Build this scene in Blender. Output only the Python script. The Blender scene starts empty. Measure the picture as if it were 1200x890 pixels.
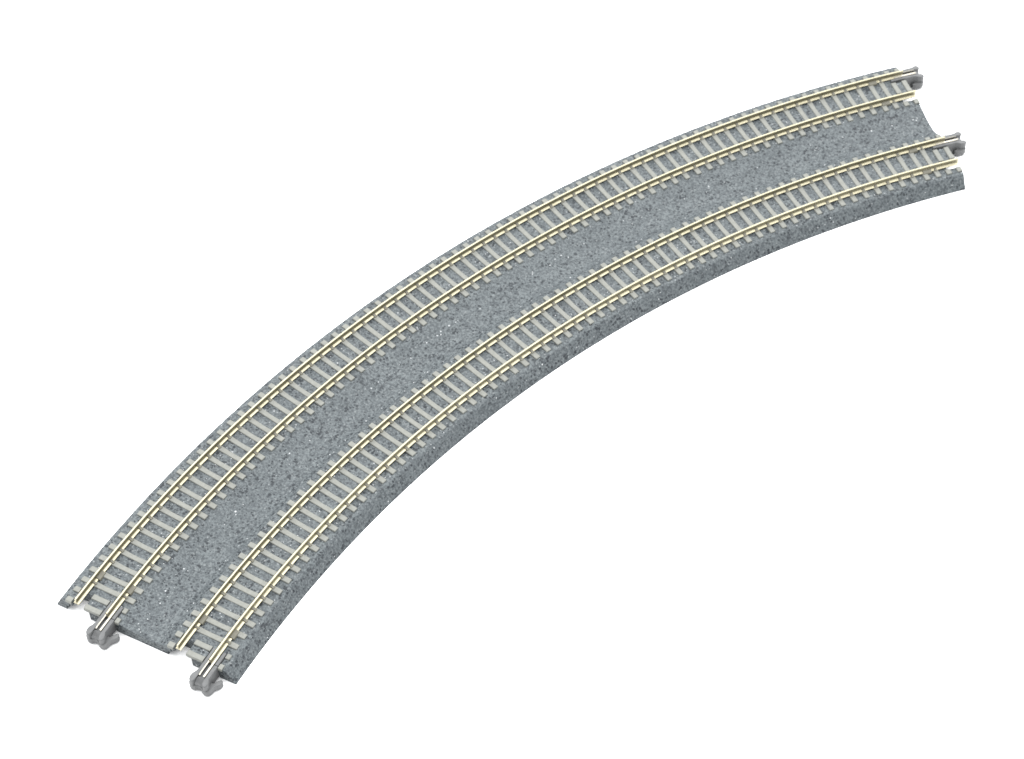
import bpy, bmesh, math
from mathutils import Matrix, Vector, noise

# ------------------------------------------------------------------ basics
scene = bpy.context.scene
C = scene.collection
MM = 0.001
TX, TY = -349.261, 122.093          # curve centre -> scene origin (millimetres)
R_OUT, R_IN = 414.0, 381.0          # centre-line radii of the two tracks
GAUGE = 5.1                         # rail centre from track centre line
ARC = 45.0
Z_BALLAST, Z_SEAT, Z_RAIL = 4.45, 4.9, 7.0
CUT = 0.63                          # degrees, depth of the joint cut-outs


def P(r, a, z):
    a = math.radians(a)
    return ((-r * math.cos(a) - TX) * MM, (r * math.sin(a) - TY) * MM, z * MM)


def link(name, me, mat=None, parent=None, smooth=False):
    o = bpy.data.objects.new(name, me)
    C.objects.link(o)
    if mat and not me.materials:
        me.materials.append(mat)
    if parent:
        o.parent = parent
    if smooth:
        for p in me.polygons:
            p.use_smooth = True
    return o


def mesh(name, verts, faces):
    me = bpy.data.meshes.new(name)
    me.from_pydata(verts, [], faces)
    me.update()
    return me


def fix_normals(me):
    bm = bmesh.new()
    bm.from_mesh(me)
    bmesh.ops.recalc_face_normals(bm, faces=bm.faces)
    bm.to_mesh(me)
    bm.free()


# --------------------------------------------------------------- materials
def new_mat(name):
    m = bpy.data.materials.new(name)
    m.use_nodes = True
    nt = m.node_tree
    return m, nt, nt.nodes['Principled BSDF']


def node(nt, kind, **kw):
    n = nt.nodes.new(kind)
    for k, v in kw.items():
        if k in n.inputs:
            n.inputs[k].default_value = v
        else:
            setattr(n, k, v)
    return n


def coords(nt, scale):
    tc = node(nt, 'ShaderNodeTexCoord')
    mp = node(nt, 'ShaderNodeMapping')
    mp.inputs['Scale'].default_value = (scale, scale, scale)
    nt.links.new(tc.outputs['Object'], mp.inputs['Vector'])
    return mp.outputs['Vector']


def ramp(nt, fac, stops):
    r = node(nt, 'ShaderNodeValToRGB')
    els = r.color_ramp.elements
    while len(els) < len(stops):
        els.new(0.5)
    for e, (p, v) in zip(els, stops):
        e.position = p
        e.color = (v, v, v, 1) if not isinstance(v, tuple) else (*v, 1)
    nt.links.new(fac, r.inputs['Fac'])
    return r.outputs['Color']


def mix(nt, fac, a, b):
    m = node(nt, 'ShaderNodeMix', data_type='RGBA')
    if isinstance(fac, float):
        m.inputs[0].default_value = fac
    else:
        nt.links.new(fac, m.inputs[0])
    for sock, v in ((m.inputs[6], a), (m.inputs[7], b)):
        if isinstance(v, tuple):
            sock.default_value = (*v, 1)
        else:
            nt.links.new(v, sock)
    return m.outputs[2]


def flecks(nt, v, scale, gain, offset, soft, channel=0):
    """mask of irregular grains of many sizes: one per voronoi cell"""
    warp = node(nt, 'ShaderNodeTexNoise', Scale=scale * 2.2, Detail=2.0)
    nt.links.new(v, warp.inputs['Vector'])
    off = node(nt, 'ShaderNodeVectorMath', operation='MULTIPLY_ADD')
    nt.links.new(warp.outputs['Color'], off.inputs[0])
    off.inputs[1].default_value = (0.5 / scale,) * 3
    nt.links.new(v, off.inputs[2])
    vor = node(nt, 'ShaderNodeTexVoronoi', Scale=scale, Randomness=1.0)
    nt.links.new(off.outputs[0], vor.inputs['Vector'])
    sep = node(nt, 'ShaderNodeSeparateColor')
    nt.links.new(vor.outputs['Color'], sep.inputs['Color'])
    size = node(nt, 'ShaderNodeMath', operation='MULTIPLY_ADD')
    nt.links.new(sep.outputs[channel], size.inputs[0])
    size.inputs[1].default_value = gain
    size.inputs[2].default_value = offset
    dif = node(nt, 'ShaderNodeMath', operation='SUBTRACT')
    nt.links.new(size.outputs[0], dif.inputs[0])
    nt.links.new(vor.outputs['Distance'], dif.inputs[1])
    return ramp(nt, dif.outputs[0], [(0.0, 0.0), (soft, 1.0)])


def times(nt, a, b):
    m = node(nt, 'ShaderNodeMath', operation='MULTIPLY')
    nt.links.new(a, m.inputs[0])
    if isinstance(b, float):
        m.inputs[1].default_value = b
    else:
        nt.links.new(b, m.inputs[1])
    return m.outputs[0]


def mat_ballast():
    m, nt, b = new_mat('speckled_grey_ballast')
    v = coords(nt, 1000)                                   # 1 unit = 1 mm
    broad = node(nt, 'ShaderNodeTexNoise', Scale=0.13, Detail=3.0)
    nt.links.new(v, broad.inputs['Vector'])
    fine = node(nt, 'ShaderNodeTexNoise', Scale=1.5, Detail=4.0, Roughness=0.75)
    nt.links.new(v, fine.inputs['Vector'])
    base = mix(nt, ramp(nt, broad.outputs['Fac'], [(0.36, 0.0), (0.64, 1.0)]), BAL_A, BAL_B)
    base = mix(nt, ramp(nt, fine.outputs['Fac'], [(0.40, 1.0), (0.60, 0.0)]), base, BAL_C)
    clus = node(nt, 'ShaderNodeTexNoise', Scale=0.3, Detail=3.0)
    nt.links.new(v, clus.inputs['Vector'])
    cl = ramp(nt, clus.outputs['Fac'], [(0.38, 0.40), (0.58, 1.0)])
    base = mix(nt, times(nt, flecks(nt, v, 1.1, 0.85, -0.20, 0.12, 0), 0.65), base, BAL_C)
    base = mix(nt, times(nt, flecks(nt, v, 1.2, 0.95, -0.24, 0.08, 1), times(nt, cl, 0.86)), base, BAL_D)
    base = mix(nt, times(nt, flecks(nt, v, 1.3, 0.9, -0.42, 0.18, 2), 0.55), base, BAL_E)
    base = mix(nt, flecks(nt, v, 0.8, 0.60, -0.355, 0.10, 2), base, (0.36, 0.37, 0.375))
    nt.links.new(base, b.inputs['Base Color'])
    b.inputs['Roughness'].default_value = 0.6
    b.inputs['Specular IOR Level'].default_value = 0.25
    bmpn = node(nt, 'ShaderNodeTexNoise', Scale=1.9, Detail=3.0, Roughness=0.6)
    nt.links.new(v, bmpn.inputs['Vector'])
    bmp = node(nt, 'ShaderNodeBump', Strength=0.7, Distance=0.0002)
    nt.links.new(bmpn.outputs['Fac'], bmp.inputs['Height'])
    nt.links.new(bmp.outputs['Normal'], b.inputs['Normal'])
    return m


def mat_plastic(name, col, col2, rough, scale=1.1, bump=0.12):
    m, nt, b = new_mat(name)
    v = coords(nt, 1000)
    info = node(nt, 'ShaderNodeObjectInfo')
    add = node(nt, 'ShaderNodeVectorMath', operation='ADD')
    sc = node(nt, 'ShaderNodeVectorMath', operation='SCALE')
    sc.inputs['Scale'].default_value = 0.5
    nt.links.new(info.outputs['Location'], sc.inputs[0])
    nt.links.new(v, add.inputs[0])
    mul = node(nt, 'ShaderNodeVectorMath', operation='SCALE')
    mul.inputs['Scale'].default_value = 1000.0
    nt.links.new(info.outputs['Location'], mul.inputs[0])
    nt.links.new(mul.outputs[0], add.inputs[1])
    n = node(nt, 'ShaderNodeTexNoise', Scale=scale, Detail=3.0)
    nt.links.new(add.outputs[0], n.inputs['Vector'])
    c = mix(nt, ramp(nt, n.outputs['Fac'], [(0.38, 0.0), (0.62, 1.0)]), col, col2)
    nt.links.new(c, b.inputs['Base Color'])
    b.inputs['Roughness'].default_value = rough
    b.inputs['Specular IOR Level'].default_value = 0.35
    bp = node(nt, 'ShaderNodeBump', Strength=bump, Distance=0.0001)
    nt.links.new(n.outputs['Fac'], bp.inputs['Height'])
    nt.links.new(bp.outputs['Normal'], b.inputs['Normal'])
    return m


def mat_metal(name, col, rough):
    m, nt, b = new_mat(name)
    v = coords(nt, 1000)
    n = node(nt, 'ShaderNodeTexNoise', Scale=0.35, Detail=4.0)
    nt.links.new(v, n.inputs['Vector'])
    nt.links.new(ramp(nt, n.outputs['Fac'], [(0.3, rough - 0.05), (0.7, rough + 0.07)]), b.inputs['Roughness'])
    b.inputs['Base Color'].default_value = (*col, 1)
    b.inputs['Metallic'].default_value = 1.0
    return m


def mat_floor():
    m, nt, b = new_mat('matt_white_board')
    v = coords(nt, 40)
    n = node(nt, 'ShaderNodeTexNoise', Scale=1.0, Detail=2.0)
    nt.links.new(v, n.inputs['Vector'])
    nt.links.new(ramp(nt, n.outputs['Fac'], [(0.3, 0.90), (0.7, 0.92)]), b.inputs['Base Color'])
    b.inputs['Roughness'].default_value = 0.9
    b.inputs['Specular IOR Level'].default_value = 0.0
    return m


BAL_A, BAL_B = (0.094, 0.1065, 0.111), (0.111, 0.1245, 0.1285)      # body of the plastic
BAL_C, BAL_D, BAL_E = (0.042, 0.049, 0.0535), (0.009, 0.012, 0.0155), (0.155, 0.165, 0.168)   # mid, dark and pale grains
M_BALLAST = mat_ballast()
M_SLEEPER = mat_plastic('pale_grey_sleeper_plastic', (0.149, 0.152, 0.137), (0.169, 0.172, 0.156), 0.6)
M_CLIP = mat_plastic('clip_plastic_painted_reflection', (0.118, 0.113, 0.088), (0.138, 0.132, 0.104), 0.6)  # sleeper plastic darkened and tanned: rail reflection and shade painted into the clips
M_JOINER = mat_plastic('grey_joiner_plastic', (0.085, 0.087, 0.088), (0.099, 0.101, 0.102), 0.5, 0.6)
M_RAIL = mat_metal('nickel_silver_rail', (0.365, 0.340, 0.245), 0.40)
M_CONTACT = mat_metal('bright_contact_metal', (0.30, 0.285, 0.245), 0.32)
M_FLOOR = mat_floor()

# ------------------------------------------------------------- white board
backdrop = link('backdrop', mesh('backdrop', [(-3, -3, 0), (3, -3, 0), (3, 3, 0), (-3, 3, 0)], [(0, 1, 2, 3)]), M_FLOOR)
backdrop['kind'] = 'structure'

# ------------------------------------------------------------ the one thing
track = bpy.data.objects.new('railway_track', None)
C.objects.link(track)
track.empty_display_size = 0.05
track['label'] = 'curved grey double track model railway section with pale sleepers lying on a plain white surface'
track['category'] = 'model railway track'


# ---------------------------------------------------------------- roadbed
PROF = [(368.5, 0.06), (370.9, 4.1), (371.25, 4.38), (371.8, Z_BALLAST), (389.7, Z_BALLAST), (390.6, 4.1),
        (391.8, 3.4), (393.4, 2.95), (395.5, 2.85), (398.0, 2.98), (401.0, 3.5), (403.6, 4.05), (405.0, 4.35), (405.8, Z_BALLAST),
        (423.3, Z_BALLAST), (424.0, 4.3), (424.5, 3.85), (426.5, 0.06)]


def prof(r):
    for (r0, z0), (r1, z1) in zip(PROF, PROF[1:]):
        if r <= r1:
            return z0 + (z1 - z0) * max(0.0, r - r0) / (r1 - r0)
    return PROF[-1][1]


def state(r, a):
    """None = empty cell, else bottom height of the cell"""
    for c in (R_OUT, R_IN):
        for near in (True, False):
            if (a < CUT) if near else (a > ARC - CUT):
                d = (r - c) if near else (c - r)
                if 2.6 < d < 6.6 or -7.4 < d < -2.6:
                    return None
                if 1.2 < d < 2.6:
                    return 3.3
                if 6.6 < d < 8.0:
                    return 3.0
                if 8.0 < d < 9.0:
                    return 1.6
    return 0.03


def build_roadbed():
    rs = set(p[0] for p in PROF)
    for c in (R_OUT, R_IN):
        for s in (1, -1):
            for d in (1.2, 2.6, 6.6, 8.0, 9.0, -7.4, -2.6):
                rs.add(c + s * d)
    x = 368.5
    while x < 426.5:
        if min(abs(x - r) for r in rs) > 0.2:
            rs.add(x)
        x += 0.36
    rs = sorted(rs)
    an = set([0.0, CUT, ARC - CUT, ARC])
    x = 0.0
    while x < ARC:
        if min(abs(x - r) for r in (0.0, CUT, ARC - CUT, ARC)) > 0.02:
            an.add(x)
        x += 0.05
    an = sorted(an)
    V, F = [], []
    top, bot = {}, {}
    nr, na = len(rs), len(an)
    cell = [[state((rs[i] + rs[i + 1]) / 2, (an[j] + an[j + 1]) / 2) for j in range(na - 1)] for i in range(nr - 1)]

    def tv(i, j):
        k = (i, j)
        if k not in top:
            r, a = rs[i], an[j]
            z = prof(r)
            p = P(r, a, z)
            q = Vector((p[0] * 1000, p[1] * 1000, z))
            if 0 < i < nr - 1:
                d = noise.noise(q * 1.3) * 0.10 + noise.noise(q * 0.33) * 0.07
                z += d
                r += noise.noise(q * 1.2 + Vector((9, 4, 2))) * (0.03 if r > 423 else 0.08) * (1 if z < 4.2 else 0)
            top[k] = len(V)
            V.append(P(r, a, z))
        return top[k]

    def bv(i, j, zb):
        k = (i, j, zb)
        if k not in bot:
            bot[k] = len(V)
            V.append(P(rs[i], an[j], zb))
        return bot[k]

    def wv(i, j):                    # wall copy of a top vertex keeps the rim crisp
        k = ('w', i, j)
        if k not in bot:
            bot[k] = len(V)
            V.append(V[tv(i, j)])
        return bot[k]

    smooth = []
    for i in range(nr - 1):
        for j in range(na - 1):
            zb = cell[i][j]
            if zb is None:
                continue
            F.append((tv(i, j), tv(i, j + 1), tv(i + 1, j + 1), tv(i + 1, j)))
            smooth.append(True)
            for (di, dj, e) in ((-1, 0, ((i, j), (i, j + 1))), (1, 0, ((i + 1, j + 1), (i + 1, j))),
                                (0, -1, ((i + 1, j), (i, j))), (0, 1, ((i, j + 1), (i + 1, j + 1)))):
                ii, jj = i + di, j + dj
                nb = cell[ii][jj] if 0 <= ii < nr - 1 and 0 <= jj < na - 1 else None
                (a0, b0), (a1, b1) = e
                if nb is None:
                    F.append((wv(a1, b1), wv(a0, b0), bv(a0, b0, zb), bv(a1, b1, zb)))
                    smooth.append(False)
                elif nb > zb:
                    F.append((bv(a1, b1, nb), bv(a0, b0, nb), bv(a0, b0, zb), bv(a1, b1, zb)))
                    smooth.append(False)
            F.append((bv(i, j, zb), bv(i + 1, j, zb), bv(i + 1, j + 1, zb), bv(i, j + 1, zb)))
            smooth.append(False)
    me = mesh('roadbed', V, F)
    me.polygons.foreach_set('use_smooth', smooth)
    fl = me.polygons[0].normal.z
    if fl < 0:
        me.flip_normals()
    link('roadbed', me, M_BALLAST, track)


build_roadbed()

# ------------------------------------------------------------------- rails
RP = [(-0.88, 4.9), (-0.88, 5.10), (-0.40, 5.24), (-0.20, 5.40), (-0.17, 6.25), (-0.30, 6.42), (-0.31, 6.82),
      (-0.25, 6.94), (-0.11, 6.99), (0.11, 6.99), (0.25, 6.94), (0.31, 6.82), (0.30, 6.42), (0.17, 6.25),
      (0.20, 5.40), (0.40, 5.24), (0.88, 5.10), (0.88, 4.9)]


def build_rail(r0):
    n = 180
    k = len(RP)
    V = [P(r0 + x, ARC * i / n, z) for i in range(n + 1) for x, z in RP]
    F = [(i * k + j, i * k + (j + 1) % k, (i + 1) * k + (j + 1) % k, (i + 1) * k + j) for i in range(n) for j in range(k)]
    F += [tuple(range(k)), tuple(range(n * k, n * k + k))]
    me = mesh('rail', V, F)
    fix_normals(me)
    o = link('rail', me, M_RAIL, track)
    b = o.modifiers.new('edges', 'BEVEL')
    b.width = 0.05 * MM
    b.segments = 1
    b.limit_method = 'ANGLE'
    return o


for r in (R_OUT + GAUGE, R_OUT - GAUGE, R_IN + GAUGE, R_IN - GAUGE):
    build_rail(r)


# ---------------------------------------------------------------- sleepers
def loft_bar(V, F, secs):
    """chamfered bar along x; secs = (x, width, top)"""
    n0 = len(V)
    for x, w, t in secs:
        h, c = w / 2, 0.13
        for y, z in ((-h - 0.06, 4.0), (-h, t - c), (-h + c, t), (h - c, t), (h, t - c), (h + 0.06, 4.0)):
            V.append((x * MM, y * MM, z * MM))
    m = len(secs)
    for s in range(m - 1):
        for j in range(6):
            a, b = n0 + s * 6 + j, n0 + s * 6 + (j + 1) % 6
            F.append((a, b, b + 6, a + 6))
    F.append(tuple(n0 + j for j in range(6)))
    F.append(tuple(n0 + (m - 1) * 6 + j for j in range(6)))


def block(V, F, x0, x1, y0, y1, z0, z1, ins=0.12):
    n = len(V)
    for z, i in ((z0, 0), (z1, ins)):
        for x, y in ((x0 + i, y0 + i), (x1 - i, y0 + i), (x1 - i, y1 - i), (x0 + i, y1 - i)):
            V.append((x * MM, y * MM, z * MM))
    F += [(n, n + 1, n + 2, n + 3), (n + 4, n + 5, n + 6, n + 7)]
    F += [(n + j, n + (j + 1) % 4, n + 4 + (j + 1) % 4, n + 4 + j) for j in range(4)]


W = 1.68
FULL = [(-8.68, W - .12, 4.80), (-8.5, W - .04, 4.9), (-6.3, W, 4.93), (-3.95, W, 4.93), (-3.5, W - .02, 4.86),
        (-2.2, W - .1, 4.75), (-0.8, W - .16, 4.70), (0.8, W - .16, 4.70), (2.2, W - .1, 4.75), (3.5, W - .02, 4.86),
        (3.95, W, 4.93), (6.3, W, 4.93), (8.5, W - .04, 4.9), (8.68, W - .12, 4.80)]


CLIP_FACES = []


def clips(V, F, y0=-0.40, y1=0.40):
    """sloping plastic claws that hold the rail foot on both sides"""
    sec = [(0.19, 4.9), (0.19, 5.62), (0.45, 5.58), (0.95, 5.34), (1.28, 5.16), (1.42, 4.6), (0.9, 4.6)]
    for s in (-1, 1):
        for t in (-1, 1):
            n, k = len(V), len(sec)
            for y, ins in ((y0, 0), (y1, 0)):
                for x, z in sec:
                    V.append(((s * GAUGE + t * x) * MM, y * MM, z * MM))
            f0 = len(F)
            F += [(n + q, n + (q + 1) % k, n + k + (q + 1) % k, n + k + q) for q in range(k)]
            F += [tuple(range(n, n + k)), tuple(range(n + k, n + 2 * k))]
            CLIP_FACES.extend(range(f0, len(F)))


def sleeper_mesh(kind):
    V, F = [], []
    CLIP_FACES.clear()
    if kind == 'end':                # beside the joint: two stubs and the middle piece
        loft_bar(V, F, [(-8.68, W - .1, 4.80), (-8.5, W, 4.9), (-7.45, W, 4.9)])
        loft_bar(V, F, [(-2.62, W, 4.9), (-1.5, W - .05, 4.84), (0.5, W - .05, 4.80), (2.4, W, 4.9), (2.58, W - .08, 4.85)])
        loft_bar(V, F, [(6.75, W, 4.9), (8.5, W, 4.9), (8.68, W - .1, 4.80)])
    else:
        loft_bar(V, F, FULL)
        if kind == 'full':
            clips(V, F)
        elif kind == 'wide':
            clips(V, F, -0.46, 2.3)
        else:
            clips(V, F, -0.3, 0.3)
    me = mesh('sleeper', V, F)
    me.materials.append(M_SLEEPER)
    me.materials.append(M_CLIP)
    for f in CLIP_FACES:
        me.polygons[f].material_index = 1
    fix_normals(me)
    return me


SM = {k: sleeper_mesh(k) for k in ('end', 'full', 'wide', 'small')}
CAM = Vector((213.803, -382.169, 521.818)) * MM


def slots():
    out = []
    for c, ends, n in ((R_OUT, (0.085, 0.585, 1.09, 1.61), 70), (R_IN, (0.09, 0.645, 1.21, 1.79), 64)):
        kinds = ('end', 'end', 'small', 'wide')
        for a, k in zip(ends, kinds):
            out.append((c, a, k, 0.0))
            out.append((c, ARC - a, k, math.pi))
        for i in range(1, n):
            out.append((c, ends[3] + (ARC - 2 * ends[3]) * i / n, 'full', 0.0))
    return out


def place(c, a, flip):
    loc = Vector(P(c, a, 0))
    return Matrix.Translation(loc) @ Matrix.Rotation(math.pi - math.radians(a) + flip, 4, 'Z')


S = slots()
S.sort(key=lambda s: (Vector(P(s[0], s[1], 5)) - CAM).length * (1.15 if s[2] == 'end' else 1.0))
proto = {}
rest_V, rest_F, rest_I = [], [], []
for i, (c, a, kind, flip) in enumerate(S):
    mw = place(c, a, flip)
    if i < 100:
        if kind not in proto:
            o = link('sleeper', SM[kind], M_SLEEPER, track)
            proto[kind] = o
        else:
            o = proto[kind].copy()
            C.objects.link(o)
            o.parent = track
        o.matrix_local = mw
    else:
        n = len(rest_V)
        rest_V += [tuple(mw @ v.co) for v in SM[kind].vertices]
        rest_F += [tuple(n + q for q in p.vertices) for p in SM[kind].polygons]
        rest_I += [p.material_index for p in SM[kind].polygons]
rest_me = mesh('sleepers', rest_V, rest_F)
rest_me.materials.append(M_SLEEPER)
rest_me.materials.append(M_CLIP)
rest_me.polygons.foreach_set('material_index', rest_I)
rest = link('sleepers', rest_me, None, track)
rest['kind'] = 'stuff'


# ----------------------------------------------------------------- joiners
def prism(V, F, pts, z0, z1, top=None):
    """plan polygon extruded; top = function giving the top height at a point"""
    n, k = len(V), len(pts)
    for x, y in pts:
        V.append((x * MM, y * MM, z0 * MM))
    for x, y in pts:
        V.append((x * MM, y * MM, (top(x, y) if top else z1) * MM))
    F.append(tuple(range(n, n + k)))
    F.append(tuple(range(n + k, n + 2 * k)))
    F += [(n + j, n + (j + 1) % k, n + k + (j + 1) % k, n + k + j) for j in range(k)]


def joiner_mesh():
    V, F = [], []
    # low body with the two side arms
    body = [(2.0, -4.4), (2.0, 3.6), (2.5, 3.5), (2.55, 2.6), (3.1, 2.6), (3.5, 3.4), (3.6, 5.2), (3.35, 6.1), (2.8, 6.6),
            (2.0, 6.85), (1.2, 6.7), (0.5, 6.2), (-0.4, 6.1), (-1.0, 6.6), (-1.8, 7.0), (-2.7, 7.0), (-3.3, 6.5),
            (-3.55, 5.6), (-3.7, 4.7), (-4.1, 4.0), (-4.7, 3.4), (-4.9, 2.8), (-4.85, 2.2), (-4.5, 1.8), (-4.05, 1.8),
            (-3.6, 2.3), (-3.1, 3.2), (-2.75, 3.7), (-2.2, 3.7), (-2.2, -4.4)]
    prism(V, F, body, 0.5, 2.6)
    # the walls of the slot that takes the rail foot, ending in two rounded horns
    left = [(1.1, -4.7), (1.1, 4.6), (1.25, 6.0), (1.6, 6.75), (2.2, 6.85), (2.75, 6.4), (2.95, 5.6), (2.75, 4.6), (2.3, 3.8),
            (2.02, 3.0), (2.02, -4.7)]
    prism(V, F, left, 0.6, 5.2, lambda x, y: 5.25 if y < 5 else 5.25 - 0.28 * (y - 5))
    prism(V, F, [(-1.1, -4.7), (-2.15, -4.7), (-2.15, -0.2), (-1.1, -0.2)], 0.6, 5.15)
    right = [(-1.1, -0.14), (-2.25, -0.14), (-2.25, 4.3), (-2.6, 5.0), (-2.9, 5.8), (-2.75, 6.5), (-2.3, 6.95), (-1.7, 6.85),
             (-1.25, 6.3), (-1.1, 5.2)]
    prism(V, F, right, 0.6, 5.2, lambda x, y: 5.2 if y < 5 else 5.2 - 0.28 * (y - 5))
    # nose between the horns, falling towards the tip
    prism(V, F, [(-1.14, 4.62), (-1.14, 6.1), (-0.4, 6.0), (0.5, 6.1), (1.3, 6.4), (1.14, 4.62)], 0.55, 4.9,
          lambda x, y: 4.85 if y < 4.8 else 3.6)
    prism(V, F, [(-1.14, -4.4), (-1.14, 4.62), (1.14, 4.62), (1.14, -4.4)], 0.55, 4.5)
    me = mesh('rail_joiner', V, F)
    fix_normals(me)
    return me


def contact_mesh(s):
    """folded metal lip over the rail foot, s = side"""
    V, F = [], []
    sec = [(1.04, 4.72), (1.04, 5.22), (0.95, 5.32), (0.50, 5.42), (0.44, 5.32), (0.86, 5.16), (0.93, 5.05), (0.93, 4.72)]
    ys = (-3.2, 0.0, 3.6, 4.4)
    k = len(sec)
    for y in ys:
        for x, z in sec:
            V.append((s * (x - (0.06 if y > 4 else 0)) * MM, y * MM, (z - (0.10 if y > 4 else 0)) * MM))
    for i in range(len(ys) - 1):
        F += [(i * k + j, i * k + (j + 1) % k, (i + 1) * k + (j + 1) % k, (i + 1) * k + j) for j in range(k)]
    F += [tuple(range(k)), tuple(range(len(V) - k, len(V)))]
    me = mesh('contact_strip', V, F)
    fix_normals(me)
    return me


JM = joiner_mesh()
CMESH = [contact_mesh(1), contact_mesh(-1)]
for c in (R_OUT, R_IN):
    for r, a, flip in ((c - GAUGE, 0.0, 0.0), (c + GAUGE, ARC, math.pi)):
        j = link('rail_joiner', JM, M_JOINER, track)
        j.matrix_local = place(r, a, flip)
        b = j.modifiers.new('edges', 'BEVEL')
        b.width = 0.22 * MM
        b.segments = 3
        b.limit_method = 'ANGLE'
        for cm in CMESH:
            link('contact_strip', cm, M_CONTACT, j)

# ------------------------------------------------------------------ camera
q = dict(az=-1.06073147, el=0.865948833, roll=-0.0370073358, f=2720.0596)
fw = -Vector((math.cos(q['el']) * math.cos(q['az']), math.cos(q['el']) * math.sin(q['az']), math.sin(q['el'])))
rt = fw.cross(Vector((0, 0, 1))).normalized()
up = rt.cross(fw)
cr, sr = math.cos(q['roll']), math.sin(q['roll'])
rt, up = cr * rt + sr * up, -sr * rt + cr * up
cd = bpy.data.cameras.new('camera')
cam = bpy.data.objects.new('camera', cd)
C.objects.link(cam)
mw = Matrix((rt, up, -fw)).transposed().to_4x4()
mw.translation = CAM
cam.matrix_world = mw
cd.sensor_width = 36.0
cd.lens = q['f'] / 1200 * 36
cd.clip_start = 0.01
cd.clip_end = 50
cd.dof.use_dof = True
cd.dof.focus_distance = 0.61
cd.dof.aperture_fstop = 45.0
scene.camera = cam

# ------------------------------------------------------------------- light
world = bpy.data.worlds.new('World')
scene.world = world
world.use_nodes = True
bg = world.node_tree.nodes['Background']
bg.inputs['Color'].default_value = (0.97, 0.985, 1.0, 1)
bg.inputs['Strength'].default_value = 1.48


def softbox(name, loc, target, size, energy, col=(1, 1, 1)):
    ld = bpy.data.lights.new(name, 'AREA')
    ld.shape = 'RECTANGLE'
    ld.size, ld.size_y = size
    ld.energy = energy
    ld.color = col
    o = bpy.data.objects.new(name, ld)
    C.objects.link(o)
    o.location = loc
    o.rotation_euler = (Vector(target) - Vector(loc)).to_track_quat('-Z', 'Y').to_euler()
    return o


softbox('softbox', (-0.35, 0.65, 2.0), (0, 0, 0), (4.2, 3.4), 182.0)

scene.view_settings.view_transform = 'Standard'
scene.view_settings.look = 'None'
scene.view_settings.exposure = 0.0
scene.view_settings.gamma = 1.0
scene.render.film_transparent = False
